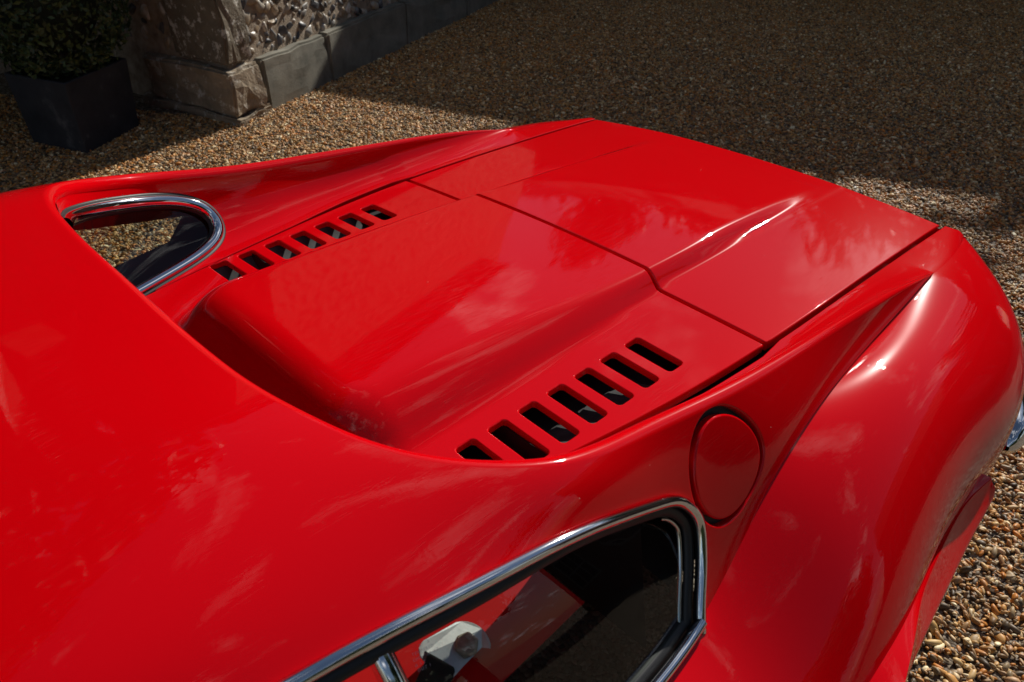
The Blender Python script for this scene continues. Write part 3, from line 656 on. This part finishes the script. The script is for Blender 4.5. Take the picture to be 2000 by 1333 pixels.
def stone_mat(name, base, lichen):
    m, n, l, b = new_mat(name); t = n.new('ShaderNodeTexCoord')
    z = n.new('ShaderNodeTexNoise'); z.inputs['Scale'].default_value = 7; z.inputs['Detail'].default_value = 10; z.inputs['Roughness'].default_value = .7; l.new(t.outputs['Object'], z.inputs['Vector'])
    r = n.new('ShaderNodeValToRGB'); e = r.color_ramp.elements; e[0].position = .3; e[0].color = (*[c*.55 for c in base], 1); e[1].position = .7; e[1].color = (*base, 1); l.new(z.outputs['Fac'], r.inputs[0])
    z2 = n.new('ShaderNodeTexNoise'); z2.inputs['Scale'].default_value = 13; z2.inputs['Detail'].default_value = 12; z2.inputs['Roughness'].default_value = .75; l.new(t.outputs['Object'], z2.inputs['Vector'])
    r2 = n.new('ShaderNodeValToRGB'); e = r2.color_ramp.elements; e[0].position = .54; e[1].position = .60; l.new(z2.outputs['Fac'], r2.inputs[0])
    mm = n.new('ShaderNodeMixRGB'); mm.inputs[2].default_value = (*lichen, 1); l.new(r2.outputs[0], mm.inputs[0]); l.new(r.outputs[0], mm.inputs[1]); l.new(mm.outputs[0], b.inputs['Base Color'])
    b.inputs['Roughness'].default_value = .9; b.inputs['Specular IOR Level'].default_value = .2
    z3 = n.new('ShaderNodeTexNoise'); z3.inputs['Scale'].default_value = 55; z3.inputs['Detail'].default_value = 10; l.new(t.outputs['Object'], z3.inputs['Vector'])
    bp = n.new('ShaderNodeBump'); bp.inputs['Strength'].default_value = .8; bp.inputs['Distance'].default_value = .008; l.new(z3.outputs['Fac'], bp.inputs['Height']); l.new(bp.outputs[0], b.inputs['Normal']); return m
_n = MORTAR.node_tree.nodes; _l = MORTAR.node_tree.links; _b = _n['Principled BSDF']; _src = _b.inputs['Base Color'].links[0].from_socket
_v = _n.new('ShaderNodeTexVoronoi'); _v.inputs['Scale'].default_value = 11; _t = _n.new('ShaderNodeTexCoord'); _l.new(_t.outputs['Object'], _v.inputs['Vector'])
_r = _n.new('ShaderNodeValToRGB'); _r.color_ramp.elements[0].position = .34; _r.color_ramp.elements[0].color = (1, 1, 1, 1); _r.color_ramp.elements[1].position = .46; _r.color_ramp.elements[1].color = (0, 0, 0, 1); _l.new(_v.outputs['Distance'], _r.inputs[0])
_s = _n.new('ShaderNodeSeparateXYZ'); _l.new(_t.outputs['Object'], _s.inputs[0]); _g = _n.new('ShaderNodeMath'); _g.operation = 'GREATER_THAN'; _g.inputs[1].default_value = .95; _l.new(_s.outputs['Z'], _g.inputs[0])
_m = _n.new('ShaderNodeMath'); _m.operation = 'MULTIPLY'; _l.new(_r.outputs[0], _m.inputs[0]); _l.new(_g.outputs[0], _m.inputs[1])
_x = _n.new('ShaderNodeMixRGB'); _x.inputs[2].default_value = (.05, .05, .052, 1); _l.new(_m.outputs[0], _x.inputs[0]); _l.new(_src, _x.inputs[1]); _l.new(_x.outputs[0], _b.inputs['Base Color'])
QUOIN = stone_mat('quoin_stone', (.20, .165, .12), (.52, .49, .43)); QUOIN2 = stone_mat('base_stone', (.34, .27, .19), (.50, .46, .39))
def bpt(a, b, z, oa=0.0, ob=0.0):                                   # a along right wall, b along left wall
    q = BC+A_*a+B_*b+NA*oa+NB*ob; return (q[0], q[1], z)
def prism(name, foot, z0, z1, mat, parent, bevel=0, sub=0, jit=0, seed=0):
    bm = bmesh.new(); lo = [bm.verts.new((p[0], p[1], z0)) for p in foot]; hi = [bm.verts.new((p[0], p[1], z1)) for p in foot]; n = len(foot)
    bm.faces.new(lo[::-1]); bm.faces.new(hi)
    for i in range(n): bm.faces.new((lo[i], lo[(i+1) % n], hi[(i+1) % n], hi[i]))
    bmesh.ops.recalc_face_normals(bm, faces=bm.faces[:])
    if bevel: bmesh.ops.bevel(bm, geom=bm.edges[:], offset=bevel, segments=2, affect='EDGES')
    if sub:
        bmesh.ops.triangulate(bm, faces=bm.faces[:]); bmesh.ops.subdivide_edges(bm, edges=bm.edges[:], cuts=sub, use_grid_fill=True)
        rs = np.random.default_rng(seed); from_noise = __import__('mathutils').noise
        for v in bm.verts:
            p = v.co*6+Vector((seed*3.1, 0, 0)); v.co += Vector(from_noise.noise_vector(p))*jit+Vector(from_noise.noise_vector(p*4))*jit*.35
    me = bpy.data.meshes.new(name); bm.to_mesh(me); bm.free(); o = link(name, me, parent, mat); return o
back = .05
foot = [bpt(0, 0, 0, -back, -back), bpt(5.0, 0, 0, -back, 0), bpt(5.0, 6.0, 0, 0, 0), bpt(0, 6.0, 0, 0, -back)]
foot[2] = (foot[1][0]+B_[0]*6, foot[1][1]+B_[1]*6); core = prism('wall', foot, 0, 5.0, MORTAR, bld)
rf = [(p[0], p[1]) for p in foot]; cx = np.mean([p[0] for p in rf]); cy = np.mean([p[1] for p in rf])
ov = [((p[0]-cx)*1.06+cx, (p[1]-cy)*1.06+cy) for p in rf]
e0 = ((ov[0][0]+ov[3][0])/2, (ov[0][1]+ov[3][1])/2); e1 = ((ov[1][0]+ov[2][0])/2, (ov[1][1]+ov[2][1])/2)
TILE = noise_mat('clay_tile', [(0.3, (0.10, 0.045, 0.03)), (0.7, (0.22, 0.10, 0.06))], 12, .85, .5)
mesh('roof', [(*ov[0], 5.0), (*ov[1], 5.0), (*ov[2], 5.0), (*ov[3], 5.0), (*e0, 7.4), (*e1, 7.4)], [(0, 1, 5, 4), (2, 3, 4, 5), (1, 2, 5), (3, 0, 4), (3, 2, 1, 0)], bld, TILE, smooth=False)
wp_ = [bpt(0, 2.5, 0), bpt(0, 6.0, 0), None, None]; d_ = np.array([.10, -.995]); wp_[2] = (wp_[1][0]+d_[0]*7, wp_[1][1]+d_[1]*7, 0); wp_[3] = (wp_[0][0]+d_[0]*7, wp_[0][1]+d_[1]*7, 0)
prism('added_wing_wall', wp_, 0, 5.6, MORTAR, bld)  # unseen wing, added so the roof paint mirrors something dark
# corner stones
def quoin(la, lb, z0, z1, off, mat, seed, jit=.010):
    return prism('quoin', [bpt(0, 0, 0, off, off), bpt(la, 0, 0, off, 0), bpt(la, 0, 0, -.15, 0), bpt(0, lb, 0, -.15, -.15)[:2]+(0,), bpt(0, lb, 0, 0, off)], z0, z1, mat, bld, .018, 4, jit, seed)
quoin(.27, .85, .045, .335, .03, QUOIN2, 1, .030)
quoin(.24, .52, .35, .98, .0, QUOIN, 2, .022)
quoin(.42, .34, .99, 1.35, .0, QUOIN, 3); quoin(.25, .5, 1.36, 1.9, .0, QUOIN, 4)
prism('footing', [bpt(0, 0, 0, .06, .06), bpt(.30, 0, 0, .05, 0), bpt(.30, 0, 0, -.1, 0), bpt(0, .95, 0, -.1, -.1), bpt(0, .95, 0, 0, .06)], -.05, .05, QUOIN2, bld, .012, 4, .045, 9)
# plinth slabs along the lit wall, ledge on top
for k, (a0, a1, h, o) in enumerate(((.285, 1.02, .335, .03), (1.035, 2.2, .345, .036), (2.21, 3.4, .34, .03), (3.41, 5.0, .345, .034))):
    prism('plinth_slab', [bpt(a0, 0, 0, o, 0), bpt(a1, 0, 0, o, 0), bpt(a1, 0, 0, -.12, 0), bpt(a0, 0, 0, -.12, 0)], -.02, h, CEMENT, bld, .016, 4, .014, 20+k)
# flints: one object each, sharing a few shapes
def flint_mat():
    m, n, l, b = new_mat('flint'); oi = n.new('ShaderNodeObjectInfo'); r = n.new('ShaderNodeValToRGB'); e = r.color_ramp.elements
    cols = [(0, (0.03, 0.03, 0.032)), (.2, (0.10, 0.10, 0.105)), (.38, (0.22, 0.21, 0.19)), (.55, (0.36, 0.33, 0.28)), (.75, (0.27, 0.19, 0.11)), (1, (0.56, 0.52, 0.45))]
    while len(e) < len(cols): e.new(.5)
    for k, (p, c) in enumerate(cols): e[k].position = p; e[k].color = (*c, 1)
    t = n.new('ShaderNodeTexCoord'); z = n.new('ShaderNodeTexNoise'); z.inputs['Scale'].default_value = 1.6; z.inputs['Detail'].default_value = 5; l.new(t.outputs['Object'], z.inputs['Vector'])
    mr = n.new('ShaderNodeMath'); mr.operation = 'MULTIPLY_ADD'; mr.inputs[1].default_value = .9; mr.inputs[2].default_value = -.45; l.new(z.outputs['Fac'], mr.inputs[0])
    sm = n.new('ShaderNodeMath'); l.new(oi.outputs['Random'], sm.inputs[0]); l.new(mr.outputs[0], sm.inputs[1]); l.new(sm.outputs[0], r.inputs[0]); l.new(r.outputs[0], b.inputs['Base Color']); b.inputs['Roughness'].default_value = .45; return m
FL = flint_mat(); shapes = []
from mathutils import noise as mnoise
for k in range(9):
    bm = bmesh.new(); bmesh.ops.create_icosphere(bm, subdivisions=2, radius=.5); cuts = [(Vector(rng.normal(size=3)).normalized(), random.uniform(.20, .38)) for _ in range(6)]
    for v in bm.verts:
        v.co *= 1+.6*mnoise.noise(v.co*2.6+Vector((k*7.3, 0, 0)))
        for nn_, d in cuts:
            h = v.co.dot(nn_)-d
            if h > 0: v.co -= nn_*h
    me = bpy.data.meshes.new('flint'); bm.to_mesh(me); bm.free(); me.materials.append(FL)
    me.polygons.foreach_set('use_smooth', [k % 3 > 0]*len(me.polygons)); shapes.append(me)
def flints(n, origin, along, nrm, ar, zr, sz):
    placed = []; tries = 0
    while len(placed) < n and tries < n*60:
        tries += 1; a = random.uniform(*ar); z = random.uniform(*zr); d = random.uniform(*sz)
        if any((a-p[0])**2+(z-p[1])**2 < ((d+p[2])*.37)**2 for p in placed): continue
        placed.append((a, z, d)); q = origin+along*a+nrm*(-.05+random.uniform(-.004, .010))
        o = bpy.data.objects.new('flint', random.choice(shapes)); COL.objects.link(o); o.parent = bld
        o.location = (q[0], q[1], z); o.rotation_mode = 'QUATERNION'; o.rotation_quaternion = Vector((nrm[0], nrm[1], 0)).to_track_quat('Z', 'Y') @ __import__('mathutils').Quaternion((0, 0, 1), random.uniform(0, 6.28)); o.scale = (d*1.2, d*random.uniform(.7, 1.05), d*random.uniform(.45, .75))
flints(235, BC, A_, NA, (.26, 2.6), (.36, .78), (.045, .115)); flints(60, BC, B_, NB, (.50, 1.9), (.40, 1.0), (.06, .12))

# ---- planter and clipped shrub
pb = [np.array(ground_pt(171, 303)[:2]), np.array(ground_pt(273, 248)[:2]), None, np.array(ground_pt(66, 280)[:2])]
pb[2] = pb[1]+pb[3]-pb[0]; pcn = (pb[0]+pb[2])/2; H_P = .42
SLATE = noise_mat('lead_grey_planter', [(0.3, (0.018, 0.019, 0.023)), (0.58, (0.034, 0.035, 0.041)), (0.74, (0.13, 0.13, 0.135))], 4.5, .75, .15)
pl = empty('planter', (0, 0, 0)); tag(pl, 'square tapered lead-grey planter standing on gravel beside the flint building', 'planter')
def pring(sc, z): return [(*(pcn+(p-pcn)*sc), z) for p in pb]
def loft(rings, cap0=True, cap1=False):
    V = [v for r in rings for v in r]; n = len(rings[0]); Fc = []
    for k in range(len(rings)-1):
        for i in range(n): j = (i+1) % n; Fc.append((k*n+i, k*n+j, (k+1)*n+j, (k+1)*n+i))
    if cap0: Fc.append(tuple(range(n))[::-1])
    if cap1: Fc.append(tuple(range((len(rings)-1)*n, len(rings)*n)))
    return V, Fc
V, Fc = loft([pring(.985, 0), pring(1, .01), pring(1.10, H_P), pring(1.02, H_P+.002), pring(1.0, H_P-.06)]); o = mesh('box', V, Fc, pl, SLATE, smooth=False)
bv = o.modifiers.new('bevel', 'BEVEL'); bv.width = .006; bv.segments = 2
mesh('soil', pring(1.02, H_P-.05), [(0, 1, 2, 3)], pl, simple('soil', (.02, .014, .01), .95), smooth=False)
def leaf_mat(name, a, b_):
    m, n, l, b = new_mat(name); gm_ = n.new('ShaderNodeNewGeometry'); r = n.new('ShaderNodeMixRGB'); r.inputs[1].default_value = (*a, 1); r.inputs[2].default_value = (*b_, 1)
    l.new(gm_.outputs['Random Per Island'], r.inputs[0]); l.new(r.outputs[0], b.inputs['Base Color']); b.inputs['Roughness'].default_value = .55; return m
LEAF = leaf_mat('box_leaf', (.016, .030, .010), (.045, .075, .02)); LEAF2 = leaf_mat('tree_leaf', (.03, .06, .015), (.08, .13, .035)); BARK = noise_mat('bark', [(.3, (.05, .035, .025)), (.7, (.14, .11, .08))], 8, .9, .8)
def leaves(P, Nn, size, rs):
    n = len(P); t = rs.normal(size=(n, 3)); Nn = Nn+rs.normal(size=(n, 3))*.6; Nn /= np.linalg.norm(Nn, axis=1)[:, None]
    u = np.cross(Nn, t); u /= np.linalg.norm(u, axis=1)[:, None]; v = np.cross(Nn, u); s = size*rs.uniform(.6, 1.25, n)[:, None]
    c = np.stack([P-u*s, P+v*s*.5+Nn*s*.12, P+u*s, P-v*s*.5+Nn*s*.12], 1).reshape(-1, 3); f = [(4*i, 4*i+1, 4*i+2, 4*i+3) for i in range(n)]
    return c, f
rs = np.random.default_rng(3)
shrub = empty('clipped_shrub', (0, 0, 0)); tag(shrub, 'dark green clipped evergreen shrub growing from the grey planter', 'shrub')
n = 9000; d = rs.normal(size=(n, 3)); d /= np.linalg.norm(d, axis=1)[:, None]; d = np.sign(d)*np.abs(d)**.75
lump = np.array([1+.16*mnoise.noise(Vector(q)*3.2) for q in d]); rr_ = (rs.uniform(.72, 1.0, n)**.5*lump)[:, None]
P = np.array([pcn[0], pcn[1], .93])+d*rr_*np.array([.40, .40, .56]); c, f = leaves(P, d, .020, rs); mesh('crown', c, f, shrub, LEAF, smooth=False)
V, Fc = loft([[(pcn[0]+r_*math.cos(a), pcn[1]+r_*math.sin(a), z) for a in np.linspace(0, 6.283, 8, endpoint=False)] for z, r_ in ((.36, .03), (.6, .022), (.9, .012))]); mesh('stem', V, Fc, shrub, BARK)
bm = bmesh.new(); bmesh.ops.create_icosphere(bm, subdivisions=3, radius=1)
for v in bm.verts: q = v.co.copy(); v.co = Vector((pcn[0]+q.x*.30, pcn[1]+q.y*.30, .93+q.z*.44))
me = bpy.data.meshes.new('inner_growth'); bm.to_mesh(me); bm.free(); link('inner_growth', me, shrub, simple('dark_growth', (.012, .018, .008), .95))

# ================================================================== AROUND THE YARD (mirrored in the paint, shading the gravel)
WHITE = simple('cream_joinery', (.30, .29, .26), .5); PANE = simple('dark_pane', (.02, .025, .03), .05); BRICK = noise_mat('brick_render', [(.3, (.12, .06, .042)), (.7, (.22, .12, .08))], 14, .9, .4)
def house(name, label, p0, p1, depth, eave, ridge, nwin, mat):
    h = empty(name); tag(h, label, 'house'); p0 = np.array(p0, float); p1 = np.array(p1, float); d = p1-p0; Ln = np.linalg.norm(d); d /= Ln; n = np.array([d[1], -d[0]])
    if n@(-(p0+p1)/2) < 0: n = -n
    f = [p0, p1, p1-n*depth, p0-n*depth]; prism('wall', [(*q, 0) for q in f], 0, eave, mat, h)
    o0 = p0-d*.3+n*.3; o1 = p1+d*.3+n*.3; o2 = p1+d*.3-n*(depth+.3); o3 = p0-d*.3-n*(depth+.3); r0 = (o0+o3)/2; r1 = (o1+o2)/2
    mesh('roof', [(*o0, eave), (*o1, eave), (*o2, eave), (*o3, eave), (*r0, ridge), (*r1, ridge)], [(0, 1, 5, 4), (2, 3, 4, 5), (1, 2, 5), (3, 0, 4), (3, 2, 1, 0)], h, TILE, smooth=False)
    for zc in (1.6,):
        if zc+.7 > eave: continue
        for k in range(nwin):
            c = p0+d*Ln*(k+.5)/nwin; q0 = c-d*.55; q1 = c+d*.55
            w = prism('window', [(*(q0+n*.03), 0), (*(q1+n*.03), 0), (*(q1-n*.05), 0), (*(q0-n*.05), 0)], zc-.65, zc+.65, WHITE, h)
            for i in range(3):
                for j in range(2):
                    a = q0+d*(.08+i*.335); b = a+d*.27; z0 = zc-.57+j*.59
                    prism('pane', [(*(a+n*.034), 0), (*(b+n*.034), 0), (*(b-n*.02), 0), (*(a-n*.02), 0)], z0, z0+.53, PANE, w)
    return h
house('yard_house', 'long brick house with white sash windows across the gravel behind the car', (-8.0, 6.8), (2.6, 10.65), 5, 3.95, 5.5, 7, BRICK)
house('stable_block', 'long low brick stable block beyond the fuel flap side of the car', (3.6, 12.0), (8.6, 5.6), 5, 3.6, 6.0, 4, BRICK)
def tree_meshes(seed, H, R):
    rs = np.random.default_rng(seed); seg = [((0, 0, 0), (0.1, 0, H*.42), .20, .14)]
    for k in range(8):
        a = k*2.4+rs.uniform(-.3, .3); z0 = H*(.3+.05*k); seg.append(((0.08, 0, z0), (R*.7*math.cos(a), R*.7*math.sin(a), z0+H*.22), .08, .02))
    V = []; Fc = []
    for p, q, r0, r1 in seg:
        p, q = Vector(p), Vector(q); z = (q-p).normalized(); x = z.orthogonal().normalized(); y = z.cross(x); b = len(V)
        for c, r_ in ((p, r0), ((p+q)/2+Vector((0, 0, .08*(r0 < .1))), (r0+r1)/2), (q, r1)):
            for i in range(8): V.append(c+x*r_*math.cos(i*.785)+y*r_*math.sin(i*.785))
        for k in range(2):
            for i in range(8): Fc.append((b+k*8+i, b+k*8+(i+1) % 8, b+k*8+8+(i+1) % 8, b+k*8+8+i))
    m1 = bpy.data.meshes.new('trunk'); m1.from_pydata([tuple(v) for v in V], [], Fc); m1.materials.append(BARK)
    cl = []; 
    for k in range(42):
        d = rs.normal(size=3); d /= np.linalg.norm(d); cl.append(np.array([0, 0, H*.60])+d*np.array([R, R, H*.37])*rs.uniform(.35, .95))
    cl = np.array(cl); n = 9000; ci_ = rs.integers(0, len(cl), n); dd = rs.normal(size=(n, 3)); dn = dd/np.linalg.norm(dd, axis=1)[:, None]
    P = cl[ci_]+dn*rs.uniform(.3, 1, n)[:, None]*R*.34; c, f = leaves(P, dn, .15, rs)
    m2 = bpy.data.meshes.new('crown'); m2.from_pydata(c.tolist(), [], f); m2.materials.append(LEAF2); return m1, m2
TM = [tree_meshes(5, 5.6, 2.1), tree_meshes(6, 5.2, 1.9)]
for k, (x, y, s_, rz) in enumerate([(-9.2, 13.4, 1.55, 0), (-6.0, 14.3, 1.62, 1.3), (-2.8, 15.4, 1.58, 2.2), (.4, 16.3, 1.64, 3.9), (3.6, 17.2, 1.58, 5.0), (11.5, 3.5, 1.25, 4), (-5.2, -3.5, 1.85, 2.6)]):
    t = empty('yard_tree', (x, y, 0)); t.rotation_euler.z = rz; t.scale = (s_,)*3
    tag(t, ('first', 'second', 'third', 'fourth', 'fifth')[k]+' leafy tree from the flint building in the row behind the long brick house' if k < 5 else ('leafy green tree between the stable block and the hedge' if k == 5 else 'unseen leafy tree added to darken the roof reflection and planter corner'), 'tree', 'trees behind the house' if k < 5 else None)  # last tree: added out of view, darkens roof reflection and skylight by planter
    for nm, mm in zip(('trunk', 'crown'), TM[k % 2]): link(nm, mm, t)
# clipped hedge along the near side
hd = empty('hedge'); tag(hd, 'tall clipped green hedge facing the side of the car', 'hedge')
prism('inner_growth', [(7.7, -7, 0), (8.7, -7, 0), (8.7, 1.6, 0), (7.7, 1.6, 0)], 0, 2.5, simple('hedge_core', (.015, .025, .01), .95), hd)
n = 7000; P = np.stack([np.full(n, 7.68)+rs.normal(0, .06, n), rs.uniform(-7, 1.6, n), rs.uniform(0, 2.65, n)], 1); c, f = leaves(P, np.tile([-1., 0, .2], (n, 1)), .07, rs); mesh('foliage', c, f, hd, LEAF2, smooth=False)

# maker's marks etched in the quarter glass
def etched():
    o0 = at_x(803, 1272, .668); e_u = at_x(863, 1242, .671)-o0; e_u /= np.linalg.norm(e_u); nrm = np.array([.86, 0, .5]); e_u -= nrm*(e_u@nrm); e_u /= np.linalg.norm(e_u); e_v = np.cross(nrm, e_u)
    for k, (txt, dx) in enumerate((('S    8', .010), ('TEMPERED', 0), ('UM4-15A XT', 0), ('A S 2', .001), ('DOT 1', .003))):
        cu = bpy.data.curves.new('etched_mark', 'FONT'); cu.body = txt; cu.size = .0048; cu.space_character = 1.25; o = bpy.data.objects.new('tmp', cu); COL.objects.link(o)
        dg = bpy.context.evaluated_depsgraph_get(); me = bpy.data.meshes.new_from_object(o.evaluated_get(dg)); bpy.data.objects.remove(o)
        V = np.array([v.co[:] for v in me.vertices]); P = o0+np.outer(V[:, 0]+dx, e_u)+np.outer(V[:, 1]-k*.0062, e_v)+nrm*.0
        me.vertices.foreach_set('co', W(P).ravel()); me.update(); me.materials.clear(); t = link('etched_mark', me, [c for c in car.children if c.name.startswith('quarter_glass')][0], ETCH)
etched()
